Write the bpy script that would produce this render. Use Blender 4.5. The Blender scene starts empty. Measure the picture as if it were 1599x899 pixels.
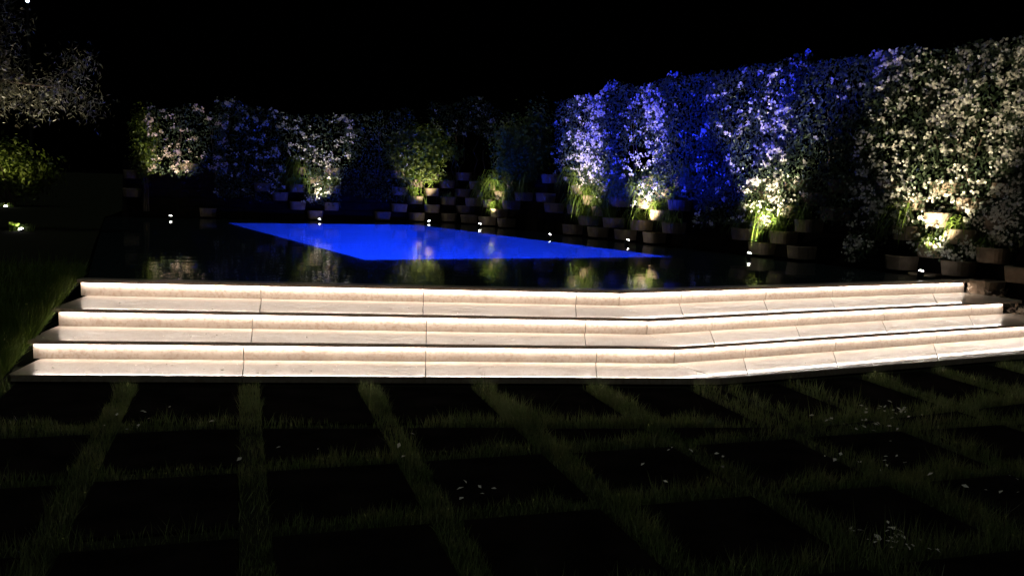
import bpy, bmesh, math
import numpy as np
from mathutils import Vector, Matrix
from mathutils.geometry import tessellate_polygon

rng = np.random.default_rng(7)
scene = bpy.context.scene
COL = scene.collection

# ------------------------------------------------------------------ camera
CAM_Z = 1.5
pitch, roll = math.radians(6.824), math.radians(1.89)
cam_d = bpy.data.cameras.new('camera'); cam = bpy.data.objects.new('camera', cam_d); COL.objects.link(cam)
cam_d.sensor_width = 36; cam_d.lens = 36 * 1378 / 1599; cam_d.clip_start = 0.05; cam_d.clip_end = 2000
fw = Vector((0, math.cos(pitch), -math.sin(pitch))); up0 = Vector((0, math.sin(pitch), math.cos(pitch))); rt0 = Vector((1, 0, 0))
rt = rt0 * math.cos(roll) + up0 * math.sin(roll); up = -rt0 * math.sin(roll) + up0 * math.cos(roll)
cam.matrix_world = Matrix(((rt.x, up.x, -fw.x, 0), (rt.y, up.y, -fw.y, 0), (rt.z, up.z, -fw.z, CAM_Z), (0, 0, 0, 1)))
scene.camera = cam

# ------------------------------------------------------------------ night sky and added overhead fill
w = bpy.data.worlds.new('World'); scene.world = w; w.use_nodes = True
wn = w.node_tree; bg = wn.nodes['Background']
sky = wn.nodes.new('ShaderNodeTexSky'); sky.sky_type = 'NISHITA'; sky.sun_disc = False
sky.sun_elevation = math.radians(75); sky.sun_rotation = math.radians(200)
wn.links.new(sky.outputs[0], bg.inputs[0]); bg.inputs[1].default_value = 0.00001
sd = bpy.data.lights.new('fill_sun', 'SUN'); sd.energy = 0.22; sd.angle = math.radians(0.5); sd.color = (.93, 1, .9)  # added fill that brightens the ground grass, steep so the walls stay dark
so = bpy.data.objects.new('fill_sun', sd); COL.objects.link(so)
so.rotation_euler = (math.radians(15), 0, math.radians(-20))

# ------------------------------------------------------------------ exposure / render
vs = scene.view_settings
vs.view_transform = 'Standard'; vs.look = 'None'; vs.exposure = 0; vs.gamma = 1; vs.use_curve_mapping = False
scene.render.engine = 'CYCLES'; scene.cycles.use_denoising = True
scene.cycles.transparent_max_bounces = 12; scene.cycles.max_bounces = 8; scene.cycles.sample_clamp_indirect = 6

# tunable light levels
LED = 107.0           # emission of the strips under the nosings
SPOT = 300.0          # garden spots (W)
POOL = 170.0          # underwater lamps (W)
BLUE = 5200.0         # underwater spot reaching the hedge (W)
WARM = (1.0, .90, .80)
SPOTC = (1.0, .86, .58)
BLUEC = (.001, .036, 1.0)

# ------------------------------------------------------------------ helpers
def link(o, parent=None, kind=None, label=None, cat=None, group=None):
    COL.objects.link(o)
    if parent is not None: o.parent = parent
    if kind: o['kind'] = kind
    if label: o['label'] = label
    if cat: o['category'] = cat
    if group: o['group'] = group
    return o

def empty(name, loc, label=None, cat=None, group=None, rz=0):
    o = bpy.data.objects.new(name, None); o.location = loc; o.rotation_euler[2] = rz
    o.empty_display_size = .1
    return link(o, None, None, label, cat, group)

def child_local(o, parent):
    """mesh given in world coordinates, parent only translated: shift so it stays in place"""
    o.parent = parent; o.matrix_parent_inverse = Matrix.Translation(-parent.location)

def mesh_np(name, verts, faces_flat, face_sizes, mats, smooth=False, midx=None):
    me = bpy.data.meshes.new(name)
    verts = np.asarray(verts, np.float32).reshape(-1, 3)
    me.vertices.add(len(verts)); me.vertices.foreach_set('co', verts.ravel())
    ff = np.asarray(faces_flat, np.int32).ravel(); fs = np.asarray(face_sizes, np.int32)
    me.loops.add(len(ff)); me.loops.foreach_set('vertex_index', ff)
    me.polygons.add(len(fs))
    starts = np.concatenate(([0], np.cumsum(fs)[:-1])).astype(np.int32)
    me.polygons.foreach_set('loop_start', starts)
    me.polygons.foreach_set('loop_total', fs)
    for m in (mats if isinstance(mats, (list, tuple)) else [mats]): me.materials.append(m)
    if midx is not None: me.polygons.foreach_set('material_index', np.asarray(midx, np.int32))
    if smooth: me.polygons.foreach_set('use_smooth', np.ones(len(fs), bool))
    me.update(calc_edges=True); me.validate()
    return me

def bm_obj(name, bm, mats, smooth=False):
    me = bpy.data.meshes.new(name); bm.normal_update(); bm.to_mesh(me); bm.free()
    for m in (mats if isinstance(mats, (list, tuple)) else [mats]): me.materials.append(m)
    if smooth:
        for p in me.polygons: p.use_smooth = True
    return bpy.data.objects.new(name, me)

def prism(bm, pts, z0, z1, bevel=0.0, segs=2):
    """pts: ccw list of (x,y)"""
    a = sum(pts[i][0] * pts[(i + 1) % len(pts)][1] - pts[(i + 1) % len(pts)][0] * pts[i][1] for i in range(len(pts)))
    if a < 0: pts = pts[::-1]
    b = [bm.verts.new((p[0], p[1], z0)) for p in pts]; t = [bm.verts.new((p[0], p[1], z1)) for p in pts]
    n = len(pts); fs = [bm.faces.new(b[::-1]), bm.faces.new(t)]
    for i in range(n): fs.append(bm.faces.new((b[i], b[(i + 1) % n], t[(i + 1) % n], t[i])))
    if bevel:
        es = list(fs[1].edges)
        bmesh.ops.bevel(bm, geom=es, offset=bevel, segments=segs, profile=.5, affect='EDGES')
    return fs

def tube(bm, path, radii, n=7, cap=True):
    path = [Vector(p) for p in path]; rings = []
    for i, p in enumerate(path):
        d = (path[min(i + 1, len(path) - 1)] - path[max(i - 1, 0)]).normalized()
        a = d.cross(Vector((.13, .31, .94))).normalized() if abs(d.z) < .95 else d.cross(Vector((1, 0, 0))).normalized()
        b = d.cross(a)
        rings.append([bm.verts.new(p + (a * math.cos(2 * math.pi * k / n) + b * math.sin(2 * math.pi * k / n)) * radii[i]) for k in range(n)])
    for i in range(len(rings) - 1):
        for k in range(n):
            bm.faces.new((rings[i][k], rings[i][(k + 1) % n], rings[i + 1][(k + 1) % n], rings[i + 1][k]))
    if cap: bm.faces.new(rings[0][::-1]); bm.faces.new(rings[-1])

def lathe(bm, prof, n=16, c=(0, 0, 0)):
    rings = []
    for r, z in prof:
        rings.append([bm.verts.new((c[0] + r * math.cos(2 * math.pi * k / n), c[1] + r * math.sin(2 * math.pi * k / n), c[2] + z)) for k in range(n)])
    for i in range(len(rings) - 1):
        for k in range(n):
            bm.faces.new((rings[i][k], rings[i][(k + 1) % n], rings[i + 1][(k + 1) % n], rings[i + 1][k]))
    bm.faces.new(rings[0][::-1]); bm.faces.new(rings[-1])

class Noise:
    """smooth pseudo noise from random sine waves, about -1..1"""
    def __init__(s, seed, freq, dim=3, n=14):
        r = np.random.default_rng(seed); s.k = r.normal(0, freq, (n, dim)); s.p = r.uniform(0, 6.28, n); s.n = n
    def __call__(s, x):
        return np.sin(x @ s.k.T + s.p).sum(1) / math.sqrt(s.n) * .75

def frames(normal, spin):
    """rotation matrices whose Z is normal and whose Y is turned by spin about it"""
    z = normal / np.linalg.norm(normal, axis=1, keepdims=True)
    ref = np.where(np.abs(z[:, 2:3]) > .9, np.array([[1., 0, 0]]), np.array([[0, 0, 1.]]))
    x = np.cross(ref, z); x /= np.linalg.norm(x, axis=1, keepdims=True); y = np.cross(z, x)
    c, s = np.cos(spin)[:, None], np.sin(spin)[:, None]
    return np.stack((x * c + y * s, -x * s + y * c, z), axis=2)

def scatter(name, tmpl, pos, R, scale, mat):
    """one mesh of many copies of a small template (verts, faces)"""
    tv, tf = np.array(tmpl[0], float), tmpl[1]
    N = len(pos); m = len(tv)
    sc = np.asarray(scale, float)
    if sc.ndim == 1: sc = sc[:, None].repeat(3, 1)
    V = np.einsum('nij,nmj->nmi', R, tv[None] * sc[:, None, :]) + pos[:, None, :]
    flat = np.concatenate([np.array(f) for f in tf]); sizes = np.array([len(f) for f in tf])
    F = (flat[None] + (np.arange(N) * m)[:, None]).ravel()
    return mesh_np(name, V, F, np.tile(sizes, N), mat)

LEAF = ([(0, 0, 0), (-.27, .45, .07), (0, 1, -.04), (.27, .45, .07)], [(0, 2, 1), (0, 3, 2)])
OLIVE = ([(0, 0, 0), (-.1, .45, .03), (0, 1, -.05), (.1, .45, .03)], [(0, 2, 1), (0, 3, 2)])
def _flower():
    v, f = [(0, 0, 0)], []
    for k in range(5):
        a = 2 * math.pi * k / 5
        def P(r, da, z): return (r * math.cos(a + da), r * math.sin(a + da), z)
        b = len(v); v += [P(.62, -.5, .1), P(1, -.05, .16), P(.62, .42, .02)]
        f += [(0, b, b + 1), (0, b + 1, b + 2)]
    return v, f
FLOWER = _flower()
BLADE = ([(-.5, 0, 0), (.5, 0, 0), (-.36, .18, .5), (.36, .18, .5), (0, .55, 1)], [(0, 1, 3, 2), (2, 3, 4)])
ARCH = ([(-.5, 0, 0), (.5, 0, 0), (-.5, .22, .55), (.5, .22, .55), (-.42, .6, .62), (.42, .6, .62), (-.3, .88, .2), (.3, .88, .2), (0, 1.0, -.45)],
        [(0, 1, 3, 2), (2, 3, 5, 4), (4, 5, 7, 6), (6, 7, 8)])

# ------------------------------------------------------------------ materials
def mat(name, col, rough=.6, spec=.5, noise=None, bump=0, bscale=20, trans=0, sheen=0, seed=0):
    m = bpy.data.materials.new(name); m.use_nodes = True; nt = m.node_tree; N = nt.nodes; L = nt.links
    b = N['Principled BSDF']; b.inputs['Base Color'].default_value = (*col, 1); b.inputs['Roughness'].default_value = rough
    b.inputs['Specular IOR Level'].default_value = spec
    if noise:
        c2, sc = noise
        tc = N.new('ShaderNodeNewGeometry'); n = N.new('ShaderNodeTexNoise'); n.inputs['Scale'].default_value = sc; n.inputs['Detail'].default_value = 5
        L.new(tc.outputs['Position'], n.inputs['Vector'])
        r = N.new('ShaderNodeValToRGB'); r.color_ramp.elements[0].position = .32; r.color_ramp.elements[1].position = .68
        r.color_ramp.elements[0].color = (*col, 1); r.color_ramp.elements[1].color = (*c2, 1)
        L.new(n.outputs[0], r.inputs[0]); L.new(r.outputs[0], b.inputs['Base Color'])
    if bump:
        n2 = N.new('ShaderNodeTexNoise'); n2.inputs['Scale'].default_value = bscale; n2.inputs['Detail'].default_value = 6
        g = N.new('ShaderNodeNewGeometry'); L.new(g.outputs['Position'], n2.inputs['Vector'])
        bp = N.new('ShaderNodeBump'); bp.inputs['Strength'].default_value = bump; bp.inputs['Distance'].default_value = .01
        L.new(n2.outputs[0], bp.inputs['Height']); L.new(bp.outputs[0], b.inputs['Normal'])
    if trans:
        t = N.new('ShaderNodeBsdfTranslucent'); mx = N.new('ShaderNodeMixShader'); mx.inputs[0].default_value = trans
        out = N['Material Output']; L.new(b.outputs[0], mx.inputs[1]); L.new(t.outputs[0], mx.inputs[2]); L.new(mx.outputs[0], out.inputs[0])
        if noise: L.new(r.outputs[0], t.inputs[0])
        else: t.inputs[0].default_value = (*col, 1)
    return m

def emit(name, col, strength):
    m = bpy.data.materials.new(name); m.use_nodes = True; nt = m.node_tree
    nt.nodes.remove(nt.nodes['Principled BSDF']); e = nt.nodes.new('ShaderNodeEmission')
    e.inputs[0].default_value = (*col, 1); e.inputs[1].default_value = strength
    nt.links.new(e.outputs[0], nt.nodes['Material Output'].inputs[0]); return m

def stone_mat():
    m = bpy.data.materials.new('limestone'); m.use_nodes = True; nt = m.node_tree; N = nt.nodes; L = nt.links
    b = N['Principled BSDF']; g = N.new('ShaderNodeNewGeometry'); oi = N.new('ShaderNodeObjectInfo')
    add = N.new('ShaderNodeVectorMath'); add.operation = 'MULTIPLY_ADD'
    L.new(oi.outputs['Random'], add.inputs[0]); add.inputs[1].default_value = (9, 5, 7); L.new(g.outputs['Position'], add.inputs[2])
    n1 = N.new('ShaderNodeTexNoise'); n1.inputs['Scale'].default_value = 3.2; n1.inputs['Detail'].default_value = 8; n1.inputs['Roughness'].default_value = .65
    n2 = N.new('ShaderNodeTexNoise'); n2.inputs['Scale'].default_value = 34; n2.inputs['Detail'].default_value = 4
    v = N.new('ShaderNodeTexVoronoi'); v.inputs['Scale'].default_value = 26
    for n in (n1, n2, v): L.new(add.outputs[0], n.inputs['Vector'])
    r = N.new('ShaderNodeValToRGB'); e = r.color_ramp.elements
    e[0].position = .3; e[0].color = (.375, .31, .26, 1); e[1].position = .7; e[1].color = (.53, .45, .385, 1)
    L.new(n1.outputs[0], r.inputs[0])
    r2 = N.new('ShaderNodeValToRGB'); r2.color_ramp.elements[0].position = .36; r2.color_ramp.elements[0].color = (.78, .71, .64, 1)
    r2.color_ramp.elements[1].position = .52; r2.color_ramp.elements[1].color = (1, 1, 1, 1)
    L.new(n2.outputs[0], r2.inputs[0])
    mul = N.new('ShaderNodeMixRGB'); mul.blend_type = 'MULTIPLY'; mul.inputs[0].default_value = .8
    L.new(r.outputs[0], mul.inputs[1]); L.new(r2.outputs[0], mul.inputs[2])
    r3 = N.new('ShaderNodeValToRGB'); r3.color_ramp.elements[0].position = .03; r3.color_ramp.elements[0].color = (.5, .42, .36, 1)
    r3.color_ramp.elements[1].position = .1; r3.color_ramp.elements[1].color = (1, 1, 1, 1); L.new(v.outputs['Distance'], r3.inputs[0])
    mul2 = N.new('ShaderNodeMixRGB'); mul2.blend_type = 'MULTIPLY'; mul2.inputs[0].default_value = .6
    L.new(mul.outputs[0], mul2.inputs[1]); L.new(r3.outputs[0], mul2.inputs[2])
    hs = N.new('ShaderNodeHueSaturation'); mr = N.new('ShaderNodeMapRange'); mr.inputs[3].default_value = .88; mr.inputs[4].default_value = 1.1
    L.new(oi.outputs['Random'], mr.inputs[0]); L.new(mr.outputs[0], hs.inputs['Value']); L.new(mul2.outputs[0], hs.inputs['Color'])
    L.new(hs.outputs[0], b.inputs['Base Color'])
    b.inputs['Roughness'].default_value = .35
    b.inputs['Coat Weight'].default_value = .6; b.inputs['Coat Roughness'].default_value = .06; b.inputs['Coat IOR'].default_value = 1.4
    bp = N.new('ShaderNodeBump'); bp.inputs['Strength'].default_value = .12; bp.inputs['Distance'].default_value = .004
    L.new(n2.outputs[0], bp.inputs['Height']); L.new(bp.outputs[0], b.inputs['Normal'])
    return m

def water_mat():
    m = bpy.data.materials.new('water'); m.use_nodes = True; nt = m.node_tree; N = nt.nodes; L = nt.links
    N.remove(N['Principled BSDF']); out = N['Material Output']
    t = N.new('ShaderNodeBsdfTransparent'); t.inputs[0].default_value = (.7, .9, .97, 1)
    gl = N.new('ShaderNodeBsdfGlossy'); gl.inputs['Roughness'].default_value = .015
    fr = N.new('ShaderNodeFresnel'); fr.inputs[0].default_value = 1.33
    n = N.new('ShaderNodeTexNoise'); n.inputs['Scale'].default_value = 3.0; n.inputs['Detail'].default_value = 3
    g = N.new('ShaderNodeNewGeometry'); L.new(g.outputs['Position'], n.inputs['Vector'])
    bp = N.new('ShaderNodeBump'); bp.inputs['Strength'].default_value = .15; bp.inputs['Distance'].default_value = .02
    L.new(n.outputs[0], bp.inputs['Height'])
    for q in (gl, fr): L.new(bp.outputs[0], q.inputs['Normal'])
    mx = N.new('ShaderNodeMixShader'); L.new(fr.outputs[0], mx.inputs[0]); L.new(t.outputs[0], mx.inputs[1]); L.new(gl.outputs[0], mx.inputs[2])
    L.new(mx.outputs[0], out.inputs[0]); return m

STONE = stone_mat(); WATER = water_mat()
LEDM = emit('led_tape', WARM, LED)
LENS = emit('lens_glow', (1, .95, .92), 30)
ALU = mat('aluminium', (.5, .5, .5), .35)
DARKMETAL = mat('dark_metal', (.03, .03, .032), .4)
SHELF = mat('dark_slate', (.02, .019, .018), .5, noise=((.035, .032, .03), 5))
PLASTER = mat('pool_plaster', (.62, .68, .72), .5, noise=((.54, .62, .68), 1.2))
PAVER = mat('slate_paver', (.005, .0045, .004), .9, 0.0, noise=((.012, .010, .009), 4), bump=.25, bscale=30)
SOIL = mat('soil', (.035, .026, .018), .9, noise=((.06, .045, .03), 9), bump=.6, bscale=25)
EARTH = mat('dark_earth', (.010, .008, .006), .95, .1, noise=((.018, .013, .010), 7), bump=.8, bscale=18)
LAWN = mat('lawn_soil', (.010, .013, .006), .95, .1, noise=((.016, .018, .009), 6), bump=.5, bscale=30)
BLOCK = mat('buff_concrete', (.27, .205, .145), .85, noise=((.17, .125, .085), 9), bump=.35, bscale=45)
GRASS = mat('grass', (.13, .20, .06), .5, noise=((.22, .25, .11), 9), trans=.5)
LUSH = mat('lush_grass', (.11, .19, .03), .5, noise=((.18, .25, .05), 4), trans=.45)
JASL = mat('jasmine_leaf', (.040, .07, .034), .5, noise=((.075, .10, .052), 3), trans=.25)
SHRL = mat('shrub_leaf', (.10, .16, .02), .45, noise=((.17, .21, .04), 3), trans=.35)
OLVL = mat('olive_leaf', (.07, .08, .05), .3, noise=((.22, .21, .16), 6), trans=.15)
PETAL = mat('white_petal', (.80, .77, .70), .6, trans=.3)
PINK = mat('pinkish_petal', (.74, .60, .56), .6, trans=.3)
BARK = mat('bark', (.09, .065, .045), .9, noise=((.05, .035, .025), 12), bump=.6, bscale=30)
CHIP = mat('bark_chip', (.26, .17, .11), .8, noise=((.42, .33, .26), 14))

# ------------------------------------------------------------------ plan (metres; x right, y away, z up)
Z = [.48, .32, .16, 0.0]                      # deck edge, two treads, bottom slab
NOSE = [  # left end, corner, right end of each front edge
    [(-3.98, 8.09), (1.08, 8.61), (5.66, 10.90)],
    [(-3.81, 7.35), (1.26, 7.90), (5.78, 10.20)],
    [(-3.71, 6.76), (1.43, 7.41), (6.15, 9.76)],
    [(-3.56, 6.26), (1.69, 6.93), (6.62, 9.27)]]
V2 = lambda p: np.array(p, float)
def off_poly(P, d):
    """offset the three point front edge inwards (away from the viewer) by d"""
    L, C, R = map(V2, P); a = (C - L) / np.linalg.norm(C - L); b = (R - C) / np.linalg.norm(R - C)
    na, nb = np.array([-a[1], a[0]]), np.array([-b[1], b[0]])
    k = d / (1 + na @ nb); return L + na * d, C + (na + nb) * k, R + nb * d
def inter(p, d, q, e):
    A = np.array([[d[0], -e[0]], [d[1], -e[1]]]); t = np.linalg.solve(A, q - p); return p + d * t[0]
def ray_dir(px):      # ground direction of an image column, used once to read the joints off the photograph
    return np.array([(px - 800) / 1378, 1.0])
WALLP, WALLD = V2((5.66, 11.49)), V2((-.565, .825)); WALLN = V2((-.825, -.565))
BACKP, BACKD = V2((-11.0, 18.9)), V2((.956, .293)); BACKN = V2((.293, -.956))
def wallpt(t, o=0): return WALLP + WALLD * t + WALLN * o
def backpt(s, o=0): return BACKP + BACKD * s + BACKN * o
POOLQ = [(-6.10, 18.76), (-2.25, 20.55), (2.44, 13.52), (-1.91, 11.35)]
WATERZ = .476

# ------------------------------------------------------------------ ground
def ring_sheet(name, outer, hole, z, m, kind=None, par=None):
    loops = [[Vector((*p, z)) for p in lp] for lp in (outer, hole) if lp]
    flat = [v for lp in loops for v in lp]
    bm = bmesh.new(); vs_ = [bm.verts.new(v) for v in flat]
    for tri in tessellate_polygon(loops): bm.faces.new([vs_[i] for i in tri])
    for f in bm.faces:
        f.normal_update()
        if f.normal.z < 0: f.normal_flip()
    o = bm_obj(name, bm, m); link(o, kind=kind)
    if par: child_local(o, par)
    return o
ring_sheet('ground', [(-300, -300), (300, -300), (300, 300), (-300, 300)], POOLQ, -.07, LAWN, 'structure')

# lawn on the left that climbs beside the steps
ys = np.concatenate((np.linspace(5.7, 9, 24), np.linspace(9.4, 40, 30))); ss = np.concatenate((np.linspace(0, 4, 18), np.linspace(4.6, 60, 26)))
def xe(y):
    return np.interp(y, [5.7, 6.26, 8.09, 8.3, 19.2, 40], [-3.55, -3.62, -4.02, -4.06, -8.9, -14])
nz = Noise(3, 1.1, 2)
def lawn_h(x, y):
    r = np.interp(y, [5.75, 6.1, 6.5, 7.1, 7.7, 8.2, 8.6], [0, .06, .2, .46, .74, .95, 1])
    q = np.stack((np.ravel(x), np.ravel(y)), 1)
    return -.06 + .545 * r + nz(q).reshape(np.shape(x)) * .03 * r
YY, SS = np.meshgrid(ys, ss, indexing='ij'); XX = xe(YY) - SS
V = np.stack((XX, YY, lawn_h(XX, YY)), 2).reshape(-1, 3)
nS = len(ss); idx = np.arange(len(V)).reshape(YY.shape)
F = np.stack((idx[:-1, :-1], idx[1:, :-1], idx[1:, 1:], idx[:-1, 1:]), 2).reshape(-1, 4)
o = bpy.data.objects.new('lawn', mesh_np('lawn', V, F, np.full(len(F), 4), LAWN, True)); link(o, kind='structure')

# planting bed right of the steps, falling from the deck to the paving
def bed_h(y): return np.interp(y, [8.6, 9.4, 10.2, 10.9, 11.6], [-.05, .0, .19, .38, .44])
pts = []
for y in np.linspace(8.4, 11.6, 26):
    for x in np.linspace(4.9, 9.5, 24):
        pts.append((x, y, bed_h(y) - .05 + .02 * math.sin(x * 9 + y * 5)))
idx = np.arange(26 * 24).reshape(26, 24)
F = np.stack((idx[:-1, :-1], idx[:-1, 1:], idx[1:, 1:], idx[1:, :-1]), 2).reshape(-1, 4)
o = bpy.data.objects.new('planting_bed', mesh_np('planting_bed', pts, F, np.full(len(F), 4), SOIL, True)); link(o, kind='structure')

# ------------------------------------------------------------------ stone staircase
stairs = empty('stone_staircase', (1.26, 7.9, 0), 'wide pale stone steps with glowing light strips under every nosing', 'staircase')
JL = [[403, 661, 903], [389, 667, 920], [375, 667, 940], [362, 668, 958]]
JR = [[1072, 1205, 1310, 1470], [1124, 1259, 1395, 1531], [1180, 1322, 1480, 1640], [1225, 1385, 1560, 1740]]
TH = .031; SET = .055; GAP = .0018
def lerp_joints(P, js, sec):
    a, b = V2(P[sec]), V2(P[sec + 1]); out = []
    for px in js:
        d = ray_dir(px); out.append(inter(np.zeros(2), d, a, b - a))
    return [p for p in out if np.dot(p - a, b - a) > 0 and np.dot(p - b, a - b) > 0]
for k in range(4):
    P = NOSE[k]
    depth_in = .13 if k == 0 else None
    for sec in (0, 1):
        a, b = V2(P[sec]), V2(P[sec + 1]); d = (b - a) / np.linalg.norm(b - a); n = np.array([-d[1], d[0]])
        ext = .0
        if sec == 1: b = b + d * .25              # slabs run on a little past the strips
        if sec == 0: a = a - d * (.04 if k == 0 else .07)
        J = [a] + lerp_joints(P, (JL if sec == 0 else JR)[k], sec) + [b]
        RJT = J[1:-1]                             # joints of the riser under this nosing
        if k > 0:                                 # tread joints run on from the joints of the riser above
            UP = lerp_joints(NOSE[k - 1], (JL if sec == 0 else JR)[k - 1], sec)
            J = [a] + lerp_joints(P, (JL if sec == 0 else JR)[k - 1], sec) + [b]; m_ = min(len(UP), len(J) - 2)
            J = J[:m_ + 1] + [b]; UP = [None] + UP[:m_] + [None]
        # back line of the slabs: just behind the riser face of the step above
        if k == 0:
            bk = off_poly(P, .13); q, e = bk[sec], bk[sec + 1] - bk[sec]
        else:
            bk = off_poly(NOSE[k - 1], SET + .03); q, e = bk[sec], bk[sec + 1] - bk[sec]
        bc = V2(bk[1])
        for i in range(len(J) - 1):
            f0, f1 = J[i] + d * GAP * (i > 0), J[i + 1] - d * GAP * (i < len(J) - 2)
            t0, t1 = f0, f1
            cl, cr = (sec == 1 and i == 0), (sec == 0 and i == len(J) - 2)
            b0 = bc + d * GAP if cl else inter(f0, n, q, e)
            b1 = bc - d * GAP if cr else inter(f1, n, q, e)
            if k > 0 and i > 0: b0 = inter(UP[i], n, q, e) + d * GAP
            if k > 0 and i < len(J) - 2: b1 = inter(UP[i + 1], n, q, e) - d * GAP
            if cl: f0 = f0 + d * GAP
            if cr: f1 = f1 - d * GAP
            bm = bmesh.new(); th = TH if k < 3 else .05
            zj = rng.normal(0, .0006)
            prism(bm, [tuple(f0), tuple(f1), tuple(b1), tuple(b0)], Z[k] - th + zj, Z[k] + zj, .005)
            o = bm_obj('tread_slab', bm, STONE); link(o); child_local(o, stairs)
        if k == 3: continue
        # risers under this nosing
        rf = off_poly(P, SET); rb = off_poly(P, SET + .025)
        a, b = V2(rf[sec]), V2(rf[sec + 1])
        if sec == 0: a = a - d * .03
        J2 = [a] + [inter(j, n, a, b - a) for j in RJT] + [b]
        for i in range(len(J2) - 1):
            f0, f1 = J2[i] + d * .0028, J2[i + 1] - d * .0028
            b0, b1 = f0 + n * .025, f1 + n * .025
            bm = bmesh.new(); prism(bm, [tuple(f0), tuple(f1), tuple(b1), tuple(b0)], Z[k + 1] + .002, Z[k] - TH - .002)
            o = bm_obj('riser_panel', bm, STONE); link(o); child_local(o, stairs)
        # light strip: small aluminium channel with glowing tape facing down
        s0, s1 = (a + d * .015, b) if sec == 0 else (a, b - d * .03)
        nseg = max(2, int(np.linalg.norm(s1 - s0) / .22)); bm = bmesh.new()
        for j in range(nseg):
            p0, p1 = s0 + (s1 - s0) * (j / nseg), s0 + (s1 - s0) * ((j + 1) / nseg)
            zt = Z[k] - TH - .004
            vs4 = [bm.verts.new((*(p + -n * oo), zt)) for p, oo in ((p0, .006), (p0, .018), (p1, .018), (p1, .006))]
            bm.faces.new(vs4)
        bmesh.ops.recalc_face_normals(bm, faces=bm.faces)
        bm.normal_update()
        for f in bm.faces:
            if f.normal.z > 0: f.normal_flip()
        o = bm_obj('led_strip', bm, LEDM); link(o); child_local(o, stairs)
        bm = bmesh.new(); c0, c1 = s0 - n * .003, s1 - n * .003; c2, c3 = s1 - n * .0215, s0 - n * .0215
        prism(bm, [tuple(c0), tuple(c1), tuple(c2), tuple(c3)], Z[k] - TH - .0035, Z[k] - TH - .001)
        o = bm_obj('strip_channel', bm, ALU); link(o); child_local(o, stairs)
# solid core under the treads so no light leaks through
bm = bmesh.new()
for k in range(3):
    A = off_poly(NOSE[k], SET + .03); B = off_poly(NOSE[k], SET + 1.6)
    for sec in (0, 1):
        prism(bm, [tuple(A[sec]), tuple(A[sec + 1]), tuple(B[sec + 1]), tuple(B[sec])], -.06, Z[k] - TH - .006 - .004 * sec)
A = off_poly(NOSE[3], .03); B = off_poly(NOSE[3], 1.0)
for sec in (0, 1): prism(bm, [tuple(A[sec]), tuple(A[sec + 1]), tuple(B[sec + 1]), tuple(B[sec])], -.069, -.053 - .002 * sec)
o = bm_obj('concrete_core', bm, SHELF); link(o); child_local(o, stairs)

# ------------------------------------------------------------------ pool: dark shelf, lit basin, water
pool = empty('swimming_pool', (-2, 16, 0), 'angular swimming pool glowing deep blue behind the lit steps', 'pool')
fr = off_poly(NOSE[0], .132)
outer = [tuple(fr[0]), tuple(fr[1]), tuple(fr[2] + V2((.2, .1))), tuple(wallpt(-.2, -.1)), tuple(wallpt(12, -.1)), tuple(backpt(2.4, -.1)), (-8.9, 19.2)]
ring_sheet('pool_shelf', outer, POOLQ, .445, SHELF, None, pool)
ring_sheet('pool_water', outer, None, WATERZ, WATER, 'structure')
DEP = 1.5
for i in range(4):
    p, q = V2(POOLQ[i]), V2(POOLQ[(i + 1) % 4])
    me = mesh_np('basin_wall', [(*p, .444), (*q, .444), (*q, .444 - DEP), (*p, .444 - DEP)], [0, 1, 2, 3], [4], PLASTER)
    o = bpy.data.objects.new('basin_wall', me); link(o); child_local(o, pool)
me = mesh_np('basin_floor', [(*p, .444 - DEP) for p in POOLQ], [3, 2, 1, 0], [4], PLASTER)
o = bpy.data.objects.new('basin_floor', me); link(o); child_local(o, pool)

def add_light(name, typ, loc, direction, energy, col, parent, **kw):
    ld = bpy.data.lights.new(name, typ); ld.energy = energy; ld.color = col
    for k_, v_ in kw.items(): setattr(ld, k_, v_)
    lo = bpy.data.objects.new(name, ld); COL.objects.link(lo)
    lo.location = loc; lo.rotation_euler = Vector(direction).to_track_quat('-Z', 'Y').to_euler()
    if parent is not None: child_local(lo, parent)
    return lo
A, B, C, D = map(V2, POOLQ)
uu = (B - A) / np.linalg.norm(B - A); vv = (A - D) / np.linalg.norm(A - D)
un = np.array([vv[1], -vv[0]])     # from the left wall into the pool
lamp_specs = [(D + vv * 1.2, un), (D + vv * 3.6, un), (D + vv * 6.2, un), (D + (C - D) * .5, vv), (D + (C - D) * .85, vv)]
for p, dr in lamp_specs:
    dr = dr / np.linalg.norm(dr); c = p + dr * .03; zl = -.50
    bm = bmesh.new(); lathe(bm, [(.13, 0), (.13, .02), (.11, .028)], 16)
    o = bm_obj('pool_lamp', bm, emit('pool_lamp_glow', (.02, .1, 1), 6)); link(o)
    o.location = (*c, zl); o.rotation_euler = Vector((*dr, 0)).to_track_quat('Z', 'Y').to_euler(); child_local(o, pool)
    dv = Vector((dr[0], dr[1], math.tan(math.radians(-20))))
    add_light('pool_lamp_light', 'AREA', (*(c + dr * .06), zl), dv, POOL * (1.0 if dr is un or abs(dr @ un) > .9 else 1.7), BLUEC, pool, shape='DISK', size=.2, spread=math.radians(62))
# the strong lamp near the pool's front left corner that washes the hedge in blue
hd = Vector((math.sin(math.radians(50)), math.cos(math.radians(50)), math.tan(math.radians(50))))
add_light('pool_lamp_light', 'SPOT', (*(D + vv * .7 + un * .15), -.05), hd, BLUE, (.006, .02, 1.0), pool, spot_size=math.radians(82), spot_blend=.3, shadow_soft_size=.06)

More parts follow.
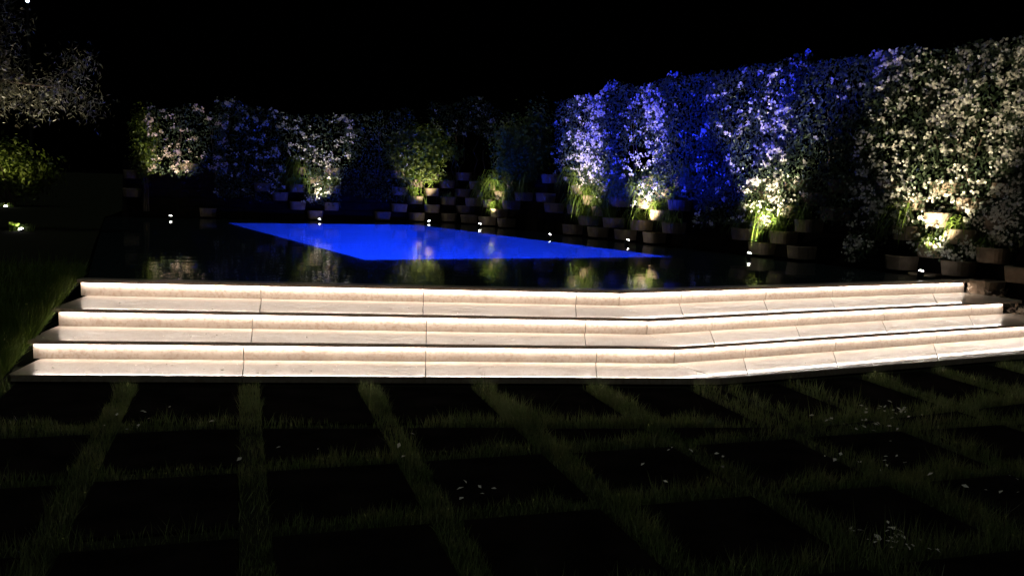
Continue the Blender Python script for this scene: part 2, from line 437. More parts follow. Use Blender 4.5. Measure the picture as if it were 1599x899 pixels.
# ------------------------------------------------------------------ stone paving with grass joints
terrace = empty('paved_terrace', (0, 5, -.05)); terrace['kind'] = 'structure'
ga = math.radians(17.2); gu = V2((math.cos(ga), math.sin(ga))); gv = V2((-math.sin(ga), math.cos(ga)))
PU, PV, JW = .837, .87, .070
org = V2((.263, 5.0)); rorg = V2((0, 4.96))
u0 = org @ gu; v0 = rorg @ gv
def clip(poly, p, n):           # keep the side where (x-p).n <= 0
    out = []
    for i in range(len(poly)):
        a, b = poly[i], poly[(i + 1) % len(poly)]; da, db = (a - p) @ n, (b - p) @ n
        if da <= 0: out.append(a)
        if da * db < 0: out.append(a + (b - a) * (da / (da - db)))
    return out
def inset(poly, d):
    ar = sum(poly[i][0] * poly[(i + 1) % len(poly)][1] - poly[(i + 1) % len(poly)][0] * poly[i][1] for i in range(len(poly)))
    if ar < 0: poly = poly[::-1]
    q = list(poly)
    for i in range(len(poly)):
        a, b = poly[i], poly[(i + 1) % len(poly)]; e = b - a; L_ = np.linalg.norm(e)
        if L_ < 1e-6: continue
        n = np.array([e[1], -e[0]]) / L_; q = clip(q, a - n * d, n)
        if len(q) < 3: return []
    return q
def area(q): return .5 * abs(sum(q[i][0] * q[(i + 1) % len(q)][1] - q[(i + 1) % len(q)][0] * q[i][1] for i in range(len(q)))) if len(q) > 2 else 0
# border strip parallel to the foot of the steps
foot = NOSE[3]; border = off_poly(foot, -1.17); near = off_poly(foot, -.02)
def half_planes(P):
    L_, C_, R_ = map(V2, P); a = C_ - L_; b = R_ - C_
    return (C_, np.array([-a[1], a[0]]) / np.linalg.norm(a)), (C_, np.array([-b[1], b[0]]) / np.linalg.norm(b))
bh, nh = half_planes(border), half_planes(near)
polys = []
bis = V2(foot[1]); bd = bh[0][1] + bh[1][1]; bd /= np.linalg.norm(bd); bis_n = np.array([bd[1], -bd[0]])   # mitre line at the corner; positive = right side
def outside(q, hp):              # the viewer's side of a two part edge, as one or two pieces
    if all(((p - hp[0][0]) @ hp[0][1] <= 0) or ((p - hp[1][0]) @ hp[1][1] <= 0) for p in q): return [q]
    out = []
    for which, sg in ((0, 1), (1, -1)):
        r = clip(q, hp[which][0], bis_n * sg)
        if len(r) > 2: r = clip(r, *hp[which])
        if len(r) > 2: out.append(r)
    return out
for i in range(-8, 12):
    for j in range(-4, 6):
        c = [gu * (u0 + (i + di) * PU) + gv * (v0 + (j + dj) * PV) for di, dj in ((0, 0), (1, 0), (1, 1), (0, 1))]
        polys += outside(c, bh)
    # the band between the border joint and the steps: cut by the same cross joints
    big = [gu * (u0 + (i + di) * PU) + gv * vv_ for di, vv_ in ((0, 2.), (1, 2.), (1, 16.), (0, 16.))]
    for which, sg in ((0, 1), (1, -1)):
        r = clip(big, nh[which][0], bis_n * sg)
        if len(r) > 2: r = clip(r, *nh[which])
        if len(r) > 2: r = clip(r, bh[which][0], -bh[which][1])
        if len(r) > 2: polys.append(r)
pavers = []
for q in polys:
    q = inset(q, JW) if len(q) > 2 else []
    if area(q) < .03: continue
    c = sum(q) / len(q)
    if c[1] < 2.2 or abs(c[0]) > c[1] * .75 + .8: continue
    if c[1] > 5.6 and c[0] < -4.6: continue
    pavers.append(q)
    bm = bmesh.new(); z1 = -.05 + rng.normal(0, .003)
    prism(bm, [tuple(p) for p in q], -.075, z1, .008)
    o = bm_obj('paving_stone', bm, PAVER); link(o); child_local(o, terrace)

# grass in the joints
def inside(P, polys_):
    m = np.zeros(len(P), bool)
    for q in polys_:
        a = np.array(q); c = a.mean(0); rad = np.linalg.norm(a - c, axis=1).max()
        near_ = np.where(np.linalg.norm(P - c, axis=1) < rad)[0]
        if len(near_) == 0: continue
        ok = np.ones(len(near_), bool)
        ar = sum(a[i][0] * a[(i + 1) % len(a)][1] - a[(i + 1) % len(a)][0] * a[i][1] for i in range(len(a)))
        for i in range(len(a)):
            e = a[(i + 1) % len(a)] - a[i]; r = P[near_] - a[i]; ok &= (e[0] * r[:, 1] - e[1] * r[:, 0]) * np.sign(ar) > 0
        m[near_[ok]] = True
    return m
N0 = 680000
P = np.stack((rng.uniform(-4.6, 7.5, N0), rng.uniform(2.3, 9.4, N0)), 1)
keep = np.abs(P[:, 0]) < P[:, 1] * .66 + .2
keep &= (((P - nh[0][0]) @ nh[0][1]) < -.16) | (((P - nh[1][0]) @ nh[1][1]) < -.16)
keep &= ~((P[:, 1] > 5.9) & (P[:, 0] < -3.7))
P = P[keep]; P = P[~inside(P, pavers)]
dn = Noise(11, 2.6, 2)(P); P = P[rng.uniform(0, 1, len(P)) < np.clip(.75 + .6 * dn, .22, 1)]
n = len(P); hgt = rng.gamma(7, .0068, n) + .036
hgt *= 1 + .4 * np.clip(Noise(12, 1.6, 2)(P), -.8, 1) + .45 * np.clip(Noise(13, 9., 2)(P), -.9, 1.3)
R = frames(np.stack((rng.normal(0, .16, n), rng.normal(0, .16, n), np.ones(n)), 1), rng.uniform(0, 6.28, n))
pos = np.column_stack((P, np.full(n, -.072)))
me = scatter('joint_grass', BLADE, pos, R, np.stack((rng.uniform(.003, .0055, n), hgt * rng.uniform(.3, 1.0, n), hgt), 1), GRASS)
o = bpy.data.objects.new('joint_grass', me); link(o, kind='stuff', label='short grass growing in the joints between the dark paving stones', cat='grass')

# longer grass on the bank left of the steps
N0 = 26000
y = rng.uniform(5.75, 8.7, N0); sd_ = rng.gamma(1.1, .38, N0); x = xe(y) - .015 - sd_
k_ = (np.abs(x) < y * .66 + .4) & (rng.uniform(0, 1, N0) < np.clip(.75 + .5 * Noise(21, 3, 2)(np.stack((x, y), 1)), .1, 1)) & ~((y < 6.1) & (x > -3.7))
x, y = x[k_], y[k_]; n = len(x); hgt = rng.gamma(6, .014, n) + .03
R = frames(np.stack((rng.normal(.05, .22, n), rng.normal(0, .22, n), np.ones(n)), 1), rng.uniform(0, 6.28, n))
me = scatter('bank_grass', BLADE, np.column_stack((x, y, lawn_h(x, y) - .01)), R, np.stack((rng.uniform(.004, .008, n), hgt * rng.uniform(.3, 1.1, n), hgt), 1), LUSH)
o = bpy.data.objects.new('bank_grass', me); link(o, kind='stuff', label='long green grass on the bank along the left end of the steps', cat='grass')

# the tall fringe right against the slab ends
n = 9000; y = rng.uniform(6.15, 8.2, n); x = xe(y) - .03 - rng.gamma(1.2, .11, n)
k_ = rng.uniform(0, 1, n) < np.clip(.6 + .7 * Noise(22, 5, 2)(np.stack((x, y), 1)), .1, 1); x, y = x[k_], y[k_]; n = len(x); hgt = rng.gamma(6, .018, n) + .04
R = frames(np.stack((rng.normal(.12, .25, n), rng.normal(-.05, .25, n), np.ones(n)), 1), rng.uniform(0, 6.28, n))
me = scatter('fringe_grass', BLADE, np.column_stack((x, y, lawn_h(x, y) - .01)), R, np.stack((rng.uniform(.005, .009, n), hgt * rng.uniform(.3, 1.0, n), hgt), 1), LUSH)
o = bpy.data.objects.new('fringe_grass', me); link(o, kind='stuff', label='tall lit grass fringe touching the left ends of the step slabs', cat='grass')

# ------------------------------------------------------------------ planter block walls
def block_mesh():
    """open trough with a rounded, slightly tapering front and soil inside; local x along wall, -y outwards"""
    bm = bmesh.new(); W, Dp, H = .185, .26, .19; n = 10
    def ring(sx, sy, z):
        pts = [(W * sx, 0.06)]
        for i in range(n + 1):
            a = math.pi * i / n; c_, s_ = math.cos(a), math.sin(a)
            pts.append((W * sx * math.copysign(abs(c_) ** .55, c_), -Dp * sy * (abs(s_) ** .6)))
        pts.append((-W * sx, 0.06)); return [bm.verts.new((p[0], p[1], z)) for p in pts]
    r = [ring(.86, .84, 0), ring(.9, .9, .01), ring(1, 1, H - .012), ring(.985, .985, H), ring(.84, .84, H), ring(.82, .82, H - .035)]
    m = len(r[0])
    for i in range(len(r) - 1):
        for k in range(m):
            bm.faces.new((r[i][k], r[i + 1][k], r[i + 1][(k + 1) % m], r[i][(k + 1) % m]))
    bm.faces.new(r[0]); f = bm.faces.new(r[-1][::-1]); f.material_index = 1
    bmesh.ops.recalc_face_normals(bm, faces=bm.faces)
    me = bpy.data.meshes.new('planter_block'); bm.to_mesh(me); bm.free(); me.materials.append(BLOCK); me.materials.append(SOIL)
    return me
BM = block_mesh()
LAMP_XY = [(-7.43, 19.1), (-4.42, 20.05), (-2.02, 21.0), (-.78, 19.93), (.67, 16.75), (2.02, 15.65), (3.57, 13.34), (5.19, 11.19)]
def build_wall(name, P0, Dv, Nv, s0, s1, label, low=None, keep=.25):
    lamp_s = [(V2(q) - P0) @ Dv for q in LAMP_XY[1:]]
    c0 = P0 + Dv * (s0 + s1) / 2
    root = empty(name, (*c0, .45), label, 'wall')
    ang = math.atan2(-Nv[0], Nv[1]) + math.pi        # local -y points along Nv
    pockets = []
    for c in range(-2, 6):
        i = 0; s_ = s0 + (.4 if c % 2 else 0)
        while s_ < s1:
            if (c >= 0 or (low is not None and s_ < low)) and (rng.uniform() < keep or min(abs(s_ - q) for q in lamp_s) < .7):
                p = P0 + Dv * (s_ + rng.normal(0, .012)) + Nv * (.02 - .055 * c + rng.normal(0, .008)); z = .50 + .2 * c
                o = bpy.data.objects.new('planter_block', BM); o.location = (*p, z); o.rotation_euler[2] = ang + rng.normal(0, .03)
                link(o); child_local(o, root); pockets.append((s_, c, p, z))
            s_ += .8
    # earth fill behind the blocks
    bm = bmesh.new()
    for c in range(-2 if low is not None else 0, 6):
        e0, e1 = s0 - .2, (s1 + .2 if c >= 0 else low)
        a, b = P0 + Dv * e0 + Nv * (-.075 - .055 * c), P0 + Dv * e1 + Nv * (-.075 - .055 * c)
        prism(bm, [tuple(a), tuple(b), tuple(b - Nv * 1.2), tuple(a - Nv * 1.2)], .5 + .2 * c - (.12 if c in (0, -2) else 0), .5 + .2 * c + .198)
    o = bm_obj('earth_fill', bm, EARTH); link(o); child_local(o, root)
    return root, pockets
wallR, pockR = build_wall('planter_wall', WALLP, WALLD, WALLN, -2.6, 11.9, 'stacked planter block wall under the jasmine hedge on the right', low=.2)
wallB, pockB = build_wall('planter_wall', BACKP, BACKD, BACKN, 2.6, 10.4, 'stacked planter block wall at the back left, beyond the pool', keep=.22)

# ------------------------------------------------------------------ garden spot lamps
def spot_lamp(loc, aim, label, energy, size=62, group='spot lamps along the pool walls', lens=True, blend=.7):
    root = empty('spot_lamp', (loc[0], loc[1], .445), label, 'lamp', group)
    h = loc[2] - .445
    bm = bmesh.new(); lathe(bm, [(.05, 0), (.05, .008), (.008, .012), (.008, max(.02, h - .03))], 12, (loc[0], loc[1], .446)); o = bm_obj('stake', bm, DARKMETAL); link(o); child_local(o, root)
    dv = Vector(aim).normalized(); q = dv.to_track_quat('Z', 'Y').to_matrix().to_4x4()
    bm = bmesh.new(); prof = [(.022, -.075), (.036, -.06), (.042, .0), (.044, .012), (.038, .012), (.037, .004)]
    lathe(bm, prof, 16); bm.transform(Matrix.Translation(loc) @ q); o = bm_obj('housing', bm, DARKMETAL, True); link(o); child_local(o, root)
    bm = bmesh.new(); lathe(bm, [(.036, .0055), (.034, .014), (.027, .026), (.016, .033), (.004, .036)], 16); bm.transform(Matrix.Translation(loc) @ q); o = bm_obj('lens', bm, LENS, True); link(o); child_local(o, root)
    lp = Vector(loc) + dv * .08
    add_light('beam', 'SPOT', lp, dv, energy, SPOTC, root, spot_size=math.radians(size), spot_blend=blend, shadow_soft_size=.03)
    return root
def aim_at(a, b): return Vector(b) - Vector(a)
LAMPS = [   # place, aim, label, watts, cone
    ((-7.43, 19.10, .515), (-7.65, 19.7, 2.5), 'leftmost glowing spot lamp by the dark left end of the pool', SPOT * .9, 62),
    ((-4.42, 20.05, .50), (-4.5, 20.75, 2.1), 'spot lamp at the far pool edge under the hanging blossoms', SPOT * .8, 60),
    ((-2.02, 21.00, .50), (-2.3, 21.45, 1.9), 'spot lamp at the far pool edge below the stacked blocks', SPOT * .8, 60),
    ((-.78, 19.93, .53), (-.25, 20.2, 1.8), 'spot lamp right of the far pool corner by arching plants', SPOT * .7, 62),
    ((.67, 16.75, .52), (1.45, 17.5, 1.8), 'spot lamp close to the right pool edge at the hedge end', SPOT * 1.5, 55),
    ((2.02, 15.65, .53), (2.55, 16.1, 1.7), 'spot lamp near the pointed right tip of the blue pool', SPOT * 1.7, 60),
    ((3.57, 13.34, .53), (3.95, 13.78, 2.1), 'spot lamp mirrored in dark water, second from the right', SPOT * 2.1, 68),
    ((5.19, 11.19, .53), (5.52, 11.6, 2.2), 'rightmost spot lamp just behind the end of the top step', SPOT * 1.6, 72)]
for loc, tgt, lab, en, cone in LAMPS:
    spot_lamp(loc, aim_at(loc, tgt), lab, en, cone)

# ------------------------------------------------------------------ trailing plants in the wall pockets
def clump_mesh(seed, n=70, ln=.32, spread=1.0):
    r = np.random.default_rng(seed)
    th = r.normal(-math.pi / 2, .95, n)                      # mostly outwards (-y)
    tilt = np.column_stack((r.normal(0, .12, n), r.normal(0, .12, n), np.ones(n)))
    R_ = frames(tilt, th - math.pi / 2)
    L_ = ln * r.uniform(.5, 1.25, n)
    pos_ = np.column_stack((r.normal(0, .065, n), r.normal(-.12, .045, n), np.full(n, .15)))
    return scatter('leaves', ARCH, pos_, R_, np.stack((r.uniform(.010, .02, n), L_ * r.uniform(.5, 1.1, n) * spread, L_ * r.uniform(.5, 1.2, n)), 1), LUSH)
CL = [clump_mesh(100 + i, 60 + 10 * i, .30 + .06 * i) for i in range(4)]
near_lamp = ['the leftmost spot lamp', 'the spot lamp under the hanging blossoms', 'the spot lamp below the stacked blocks', 'the spot lamp by the far pool corner',
             'the spot lamp at the hedge end', 'the spot lamp by the pool tip', 'the second spot lamp from the right', 'the rightmost spot lamp']
rows_ = ['bottom', 'second', 'third', 'fourth', 'fifth', 'top']
def plant(p, z, ang, lab, k):
    root = empty('trailing_plant', (*p, z), lab, 'plant', 'plants in the wall pockets', ang + rng.normal(0, .25))
    o = bpy.data.objects.new('leaves', CL[k]); link(o, root); s_ = rng.uniform(.8, 1.25); o.scale = (s_, s_, s_)
    return root
angR = math.atan2(-WALLN[0], WALLN[1]) + math.pi; angB = math.atan2(-BACKN[0], BACKN[1]) + math.pi
for li, (loc, tgt, lab, en, cone) in enumerate(LAMPS):
    lp = V2(loc[:2]); pk = pockR if li >= 3 else pockB; ang = angR if li >= 3 else angB
    Dv, P0 = (WALLD, WALLP) if li >= 3 else (BACKD, BACKP)
    sl = (lp - P0) @ Dv
    for s_, c, p, z in pk:
        ds = s_ - sl
        if li == 0: continue
        if abs(ds) > .82 or c < (2 if li < 3 else 1) or (li >= 6 and c > 2): continue
        if li < 3 and rng.uniform() < .35: continue
        left = (ds > 0) if li >= 3 else (ds < 0)
        where = 'above' if abs(ds) < .12 else ('left of' if left else 'right of')
        if abs(ds) > .55: where = 'well ' + where
        plant(p, z, ang, 'plant in %s block row, %s %s' % (rows_[c], where, near_lamp[li]), int(rng.integers(0, 4)))

# ------------------------------------------------------------------ jasmine hedges
def hedge_plant(name, label, cat, group, P0, Dv, Nv, s0, s1, zlo, zhi, front, thick, dens, fl_dens, leafm, petm, seed, leaf=.056, fl_fn=None, edge=.25, flsize=.022):
    r = np.random.default_rng(seed); wdt = s1 - s0; hz = zhi - zlo
    base = P0 + Dv * (s0 + s1) / 2
    root = empty(name, (*(base - Nv * .35), 1.45), label, cat, group)
    nb, ne, nl = Noise(seed + 1, 1.5), Noise(seed + 2, 2.4, 2), Noise(seed + 3, 4.0)
    bulge = Noise(77, 1.3)
    def shape(N_):
        s_ = r.uniform(s0 - .12, s1 + .12, N_); z_ = r.uniform(zlo - .35, zhi + .3, N_)
        q = np.stack((s_, z_), 1); e = ne(q)
        ok = (z_ < zhi + .22 * e) & (z_ > zlo - .2 * np.clip(Noise(seed + 5, 3.0, 2)(q), -.9, 1.2))
        return s_[ok], z_[ok]
    def surf(s_, z_):
        q = np.column_stack((s_, z_, np.zeros(len(s_))))
        return front + .10 * bulge(q) + .07 * nl(q) - .18 * np.clip((z_ - zhi + .5) / .5, 0, 1) ** 2
    N_ = int(wdt * hz * dens); s_, z_ = shape(N_); f = surf(s_, z_)
    dpt = np.minimum(r.gamma(1.2, .11, len(s_)), thick)
    dpt -= r.exponential(.02, len(s_))
    P_ = P0[None] + Dv[None] * s_[:, None] + Nv[None] * (f - dpt)[:, None]
    pos_ = np.column_stack((P_, z_))
    gap = nb(pos_ * 1.6) > -1.15; pos_ = pos_[gap]; n_ = len(pos_)
    nrm = np.column_stack((Nv[0] + r.normal(0, .6, n_), Nv[1] + r.normal(0, .6, n_), .35 + r.normal(0, .55, n_)))
    me = scatter('foliage', LEAF, pos_, frames(nrm, math.pi + r.normal(0, 1.0, n_)), leaf * r.uniform(.6, 1.3, n_), leafm)
    o = bpy.data.objects.new('foliage', me); link(o); child_local(o, root)
    # blossom clusters
    if fl_dens:
        s_, z_ = shape(int(wdt * hz * fl_dens)); f = surf(s_, z_)
        pr = np.clip(.6 + .5 * Noise(seed + 9, 2.2, 2)(np.stack((s_, z_), 1)), .3, 1.2)
        if fl_fn is not None: pr = pr * fl_fn(s_, z_)
        ok = r.uniform(0, 1, len(s_)) < pr; s_, z_, f = s_[ok], z_[ok], f[ok]
        reps = r.integers(4, 12, len(s_)); ix = np.repeat(np.arange(len(s_)), reps); n_ = len(ix)
        P_ = P0[None] + Dv[None] * s_[ix, None] + Nv[None] * (f[ix] + .02 + r.normal(0, .022, n_))[:, None] + Dv[None] * r.normal(0, .035, n_)[:, None]
        pos_ = np.column_stack((P_, z_[ix] + r.normal(0, .026, n_)))
        nrm = np.column_stack((Nv[0] + r.normal(0, .5, n_), Nv[1] + r.normal(0, .5, n_), .15 + r.normal(0, .5, n_)))
        me = scatter('blossom', FLOWER, pos_, frames(nrm, r.uniform(0, 6.28, n_)), flsize * r.uniform(.7, 1.25, n_), petm)
        o = bpy.data.objects.new('blossom', me); link(o); child_local(o, root)
    # woody stems inside
    bm = bmesh.new()
    for _ in range(max(4, int(wdt * 4))):
        a = r.uniform(s0, s1); pth = []; z_ = 1.35; off = -.3
        while z_ < zhi - .2:
            p = P0 + Dv * a + Nv * off; pth.append((p[0], p[1], z_)); z_ += .22; a += r.normal(0, .07); off += r.normal(.02, .03); off = min(off, front - .18)
        if len(pth) > 2: tube(bm, pth, np.linspace(.014, .004, len(pth)), 5)
    if len(bm.verts):
        o = bm_obj('stem', bm, BARK); link(o, kind='stuff'); child_local(o, root)
    else: bm.free()
    return root
GJ = 'jasmine plants along the right wall'
RJ = [  # s0, s1, zlo, zhi, leaf density, blossom density, label
    (-2.7, -.75, .95, 3.58, 2300, 62, 'dim white jasmine at the right edge of the photo'),
    (-.75, 1.25, .80, 3.55, 2300, 70, 'jasmine covered in bright white blossom above the rightmost spot lamp'),
    (1.25, 2.65, 1.25, 3.52, 2300, 14, 'dark sparsely flowering jasmine between the two brightest blossom clumps'),
    (2.65, 4.25, 1.0, 3.5, 2300, 58, 'blue tinged jasmine with white blossom cascading above the second lamp from the right'),
    (4.25, 5.3, 1.45, 3.5, 2300, 8, 'jasmine bathed in blue light with few blossoms, mid hedge'),
    (5.3, 7.0, 1.3, 3.42, 2300, 60, 'blue lit jasmine with blossom behind the tip of the pool'),
    (7.0, 8.35, 1.5, 3.3, 2300, 55, 'blue lit jasmine at the left end of the right hedge')]
col_s = [(V2(q) - WALLP) @ WALLD for q in LAMP_XY[4:]]
def near_col(s_, z_):           # blossom thickened around each lamp: the lit columns are built into its density
    return .22 + .85 * np.max([np.exp(-((s_ - c_) / .55) ** 2) for c_ in col_s], axis=0)
for i, (a, b, zl, zh, dn_, fd, lab) in enumerate(RJ):
    hedge_plant('jasmine', lab, 'hedge plant', GJ, WALLP, WALLD, WALLN, a, b, zl, zh, .14, .6, dn_, fd * 2.8, JASL, PETAL, 300 + 10 * i, fl_fn=(near_col if i >= 2 else None))
GB = 'climbers along the back wall'
hedge_plant('jasmine', 'pinkish white flowering climber at the far left of the back wall', 'hedge plant', GB, BACKP, BACKD, BACKN, 3.05, 4.5, 1.45, 3.0, .3, .5, 1300, 75, JASL, PINK, 401)
hedge_plant('jasmine', 'faint grey blossoming climber beside the pinkish one at the back', 'hedge plant', GB, BACKP, BACKD, BACKN, 4.5, 5.75, 1.0, 3.0, .1, .5, 1300, 48, JASL, PETAL, 421)
hedge_plant('jasmine', 'jasmine with a tail of blossom hanging to the planter blocks', 'hedge plant', GB, BACKP, BACKD, BACKN, 6.0, 7.35, 1.9, 2.8, .2, .5, 1300, 95, JASL, PETAL, 441)
hedge_plant('jasmine_tail', 'narrow tail of blossom hanging down over the back blocks', 'hedge plant', GB, BACKP, BACKD, BACKN, 6.45, 7.05, .85, 2.0, .25, .35, 2300, 110, JASL, PETAL, 461)
hedge_plant('jasmine', 'faint blossoms high in the corner behind the pool', 'hedge plant', GB, BACKP, BACKD, BACKN, 9.4, 11.2, 2.55, 3.4, 0, .5, 1200, 45, JASL, PETAL, 481)
hedge_plant('jasmine', 'unlit climber filling the back wall between the lit plants', 'hedge plant', GB, BACKP, BACKD, BACKN, 7.35, 8.9, .95, 3.0, .1, .4, 1100, 4, JASL, PETAL, 491)

# ------------------------------------------------------------------ shrubs
def shrub(name, label, c, rad, zc, nleaf, m, seed, leaf=.075, droop=0, rootz=.5):
    r = np.random.default_rng(seed); root = empty(name, (c[0], c[1], rootz), label, 'shrub')
    cl = []
    for _ in range(26):
        v = r.normal(0, 1, 3); v /= np.linalg.norm(v); v *= r.uniform(.35, .95)
        cl.append((c[0] + v[0] * rad[0], c[1] + v[1] * rad[1], zc + v[2] * rad[2] - droop * (v[0] ** 2)))
    cl = np.array(cl); ix = r.integers(0, len(cl), nleaf)
    pos_ = cl[ix] + r.normal(0, .34, (nleaf, 3)) * np.array(rad) * .62
    nrm = (pos_ - np.array([c[0], c[1], zc])) / np.array(rad) + r.normal(0, .6, (nleaf, 3)) + np.array([0, 0, .3])
    me = scatter('crown', LEAF, pos_, frames(nrm, math.pi + r.normal(0, 1, nleaf)), leaf * r.uniform(.6, 1.3, nleaf), m)
    o = bpy.data.objects.new('crown', me); link(o); child_local(o, root)
    bm = bmesh.new()
    for k in range(0, 26, 3):
        p = cl[k]; mid = (c[0] * .6 + p[0] * .4 + r.normal(0, .04), c[1] * .6 + p[1] * .4, rootz + (p[2] - rootz) * .5)
        tube(bm, [(c[0] + r.normal(0, .04), c[1] + r.normal(0, .04), rootz), mid, tuple(p)], [.022, .014, .005], 6)
    o = bm_obj('trunk', bm, BARK); link(o); child_local(o, root); return root
shrub('evergreen_shrub', 'yellow green bush drooping over the stacked blocks at the back', (-2.35, 21.65), (.8, .4, .62), 2.15, 9000, SHRL, 501, leaf=.085, rootz=1.3)
shrub('evergreen_shrub', 'dark green bush against the left end of the blue hedge', (.12, 19.75), (.75, .4, .9), 2.25, 10000, SHRL, 511, leaf=.085, rootz=1.3)
shrub('evergreen_shrub', 'green leaves lit at the left edge of the pinkish climber', (-8.15, 19.6), (.3, .3, .75), 2.15, 2200, SHRL, 521, rootz=.6)
shrub('broadleaf_bush', 'yellow green bush at the left edge of the photo', (-12.5, 22.0), (1.0, .6, .75), 1.5, 3600, SHRL, 531, leaf=.13, rootz=.45)

# ------------------------------------------------------------------ olive tree
def olive():
    r = np.random.default_rng(61); base = Vector((-9.95, 13.9, .45))
    root = empty('olive_tree', base, 'tall olive tree with small silvery leaves reaching in at top left', 'tree')
    bm = bmesh.new(); trunk = [base, base + Vector((.1, -.05, .7)), base + Vector((.05, .1, 1.5)), base + Vector((.25, 0, 2.4))]
    tube(bm, trunk, [.2, .16, .14, .12], 10); tips = []
    for k in range(9):
        a = -1.3 + 2.6 * r.uniform() if k < 6 else r.uniform(0, 6.28); L_ = r.uniform(1.6, 2.9)
        p0 = trunk[3] - Vector((0, 0, r.uniform(0, .4))); dirv = Vector((math.cos(a), math.sin(a), r.uniform(.25, .95))).normalized()
        pts_ = [p0]
        for j in range(5):
            dirv = (dirv + Vector((r.normal(0, .18), r.normal(0, .18), -.05 + r.normal(0, .12)))).normalized(); pts_.append(pts_[-1] + dirv * L_ / 5)
        tube(bm, pts_, np.linspace(.07, .012, 6), 7)
        for q in pts_[2:]:
            for _ in range(3):
                d2 = Vector((r.normal(.2, .7), r.normal(0, .7), r.normal(-.1, .6))).normalized(); e = q + d2 * r.uniform(.3, .75)
                tube(bm, [q, (q + e) / 2 + Vector((0, 0, .04)), e], [.012, .008, .003], 5); tips += [q, (q + e) / 2, e, e]
    o = bm_obj('trunk', bm, BARK); link(o); child_local(o, root)
    T = np.array([tuple(t) for t in tips]); n = 46000; ix = r.integers(0, len(T), n)
    pos_ = T[ix] + r.normal(0, .15, (n, 3)) + np.array([0, 0, -.05])
    # a gap through which the distant lamp shines
    dd = pos_ - np.array([0, 0, CAM_Z]); gd = np.array([-.5436, 1, .1805]); gd /= np.linalg.norm(gd)
    pos_ = pos_[np.linalg.norm(np.cross(dd, gd), axis=1) > .09]; n = len(pos_)
    nrm = r.normal(0, 1, (n, 3)) + np.array([0, -.4, .2])
    me = scatter('crown', OLIVE, pos_, frames(nrm, math.pi + r.normal(0, 1.1, n)), .082 * r.uniform(.6, 1.3, n), OLVL)
    o = bpy.data.objects.new('crown', me); link(o); child_local(o, root)
olive()

# lawn lamps hidden in tufts of grass
def lawn_tuft(p, label, lamplabel, energy, aim, seed):
    r = np.random.default_rng(seed); z0 = float(lawn_h(np.array([p[0]]), np.array([p[1]]))[0])
    spot_lamp((p[0], p[1], z0 + .015), aim, lamplabel, energy, 130, 'lamps sunk in the lawn')
    root = empty('grass_tuft', (p[0], p[1], z0), label, 'grass'); n = 90
    a = r.uniform(0, 6.28, n); rr = r.uniform(.05, .17, n)
    pos_ = np.column_stack((p[0] + rr * np.cos(a), p[1] + rr * np.sin(a), np.full(n, z0 - .01)))
    me = scatter('grass_blades', BLADE, pos_, frames(np.column_stack((np.cos(a) * r.uniform(-.5, .4, n), np.sin(a) * r.uniform(-.5, .4, n), np.ones(n))), a + math.pi / 2), np.stack((r.uniform(.008, .014, n), np.full(n, .06), r.uniform(.08, .16, n)), 1), LUSH)
    o = bpy.data.objects.new('grass_blades', me); link(o); child_local(o, root)
lawn_tuft((-7.60, 13.6), 'bright grass tuft glowing on the dark lawn, nearer of two', 'lawn lamp behind the nearer glowing tuft', 280, (-.35, -.15, 1), 71)
lawn_tuft((-12.2, 21.2), 'bright grass tuft glowing on the dark lawn, farther of two', 'lawn lamp behind the farther glowing tuft under the bush', 160, (.1, -.2, 1), 72)

# distant lamp seen through the olive tree
root = empty('street_lamp', (-21.74, 40, 0), 'tiny bright distant lamp shining through the olive tree at top left', 'lamp')
bm = bmesh.new(); tube(bm, [(-21.74, 40, -.07), (-21.74, 40, 5), (-21.74, 40, 8.62)], [.09, .07, .05], 10); o = bm_obj('pole', bm, DARKMETAL); link(o); child_local(o, root)
bm = bmesh.new(); bmesh.ops.create_icosphere(bm, subdivisions=2, radius=.08); bm.transform(Matrix.Translation((-21.74, 40, 8.72))); o = bm_obj('globe', bm, emit('street_glow', (.6, .75, 1), 6)); link(o); child_local(o, root)

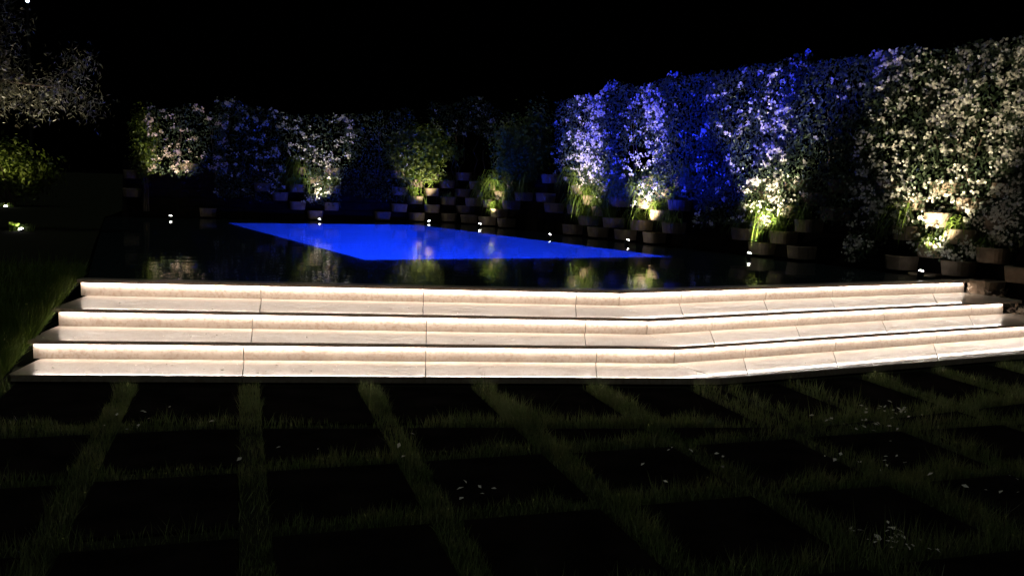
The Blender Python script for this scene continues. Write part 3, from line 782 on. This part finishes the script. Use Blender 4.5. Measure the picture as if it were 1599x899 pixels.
# ------------------------------------------------------------------ litter: fallen petals and bark chips
def petals(name, label, pos_, size, m, seed):
    r = np.random.default_rng(seed); n = len(pos_)
    nrm = np.column_stack((r.normal(0, .35, n), r.normal(-.1, .35, n), np.ones(n)))
    me = scatter(name, LEAF, pos_, frames(nrm, r.uniform(0, 6.28, n)), size * r.uniform(.6, 1.4, n), m)
    o = bpy.data.objects.new(name, me); link(o, kind='stuff', label=label, cat='petals')
pp = []
for k, cnt in ((1, 26), (2, 44), (3, 90)):
    for _ in range(cnt):
        sec = 0 if rng.uniform() < .8 else 1; P = off_poly(NOSE[k], rng.uniform(.03, .42))
        t = rng.beta(1, 1.5) if sec == 0 else rng.uniform(); p = P[sec] + (P[sec + 1] - P[sec]) * t; pp.append((p[0], p[1], Z[k] + .004))
petals('fallen_petals', 'white petals scattered on the lit treads', np.array(pp), .022, PETAL, 81)
pp = []
for c, n_, sp in (((2.35, 5.75), 26, .16), ((2.75, 6.1), 20, .1), ((1.72, 3.75), 30, .10), ((2.05, 4.95), 12, .14), ((-.2, 4.2), 6, .1), ((-2.3, 5.2), 10, .2), ((-.9, 4.9), 6, .2), ((1.2, 4.7), 8, .25), ((3.0, 4.5), 16, .3)):
    for _ in range(n_): pp.append((c[0] + rng.normal(0, sp), c[1] + rng.normal(0, sp * .8), -.02 + .03 * rng.uniform()))
petals('fallen_petals', 'white petals in small drifts on the dark paving', np.array(pp), .03, PETAL, 82)
n = 900; x = rng.uniform(5.35, 7.4, n); y = rng.uniform(9.4, 11.1, n)
qn = np.array([-.34, .94])
e = np.array([[.46, .89]])
lim = np.interp(y, [9.3, 10.2, 10.9, 11.2], [6.5, 5.86, 5.72, 5.6]); k_ = x > lim; x, y = x[k_], y[k_]; n = len(x)
nrm = np.column_stack((rng.normal(0, .5, n), rng.normal(-.3, .5, n), np.ones(n)))
hx = np.concatenate((rng.normal(5.92, .13, 130), rng.normal(6.12, .14, 130))); hy = np.concatenate((rng.normal(10.86, .08, 130), rng.normal(10.22, .09, 130)))
hz_ = np.concatenate((.325 + rng.gamma(2, .02, 130), .165 + rng.gamma(2, .02, 130)))
x, y, zc_ = np.concatenate((x, hx)), np.concatenate((y, hy)), np.concatenate((bed_h(y) - .03, hz_)); n = len(x)
nrm = np.column_stack((rng.normal(0, .5, n), rng.normal(-.3, .5, n), np.ones(n)))
me = scatter('bark_mulch', ([(-.5, 0, 0), (.5, .1, .05), (.4, .9, .2), (-.4, 1, .1)], [(0, 1, 2, 3)]), np.column_stack((x, y, zc_)), frames(nrm, rng.uniform(0, 6.28, n)), np.stack((rng.uniform(.02, .045, n), rng.uniform(.03, .08, n), rng.uniform(.03, .08, n)), 1), CHIP)
o = bpy.data.objects.new('bark_mulch', me); link(o, kind='stuff', label='bark chips on the bed right of the steps', cat='mulch')
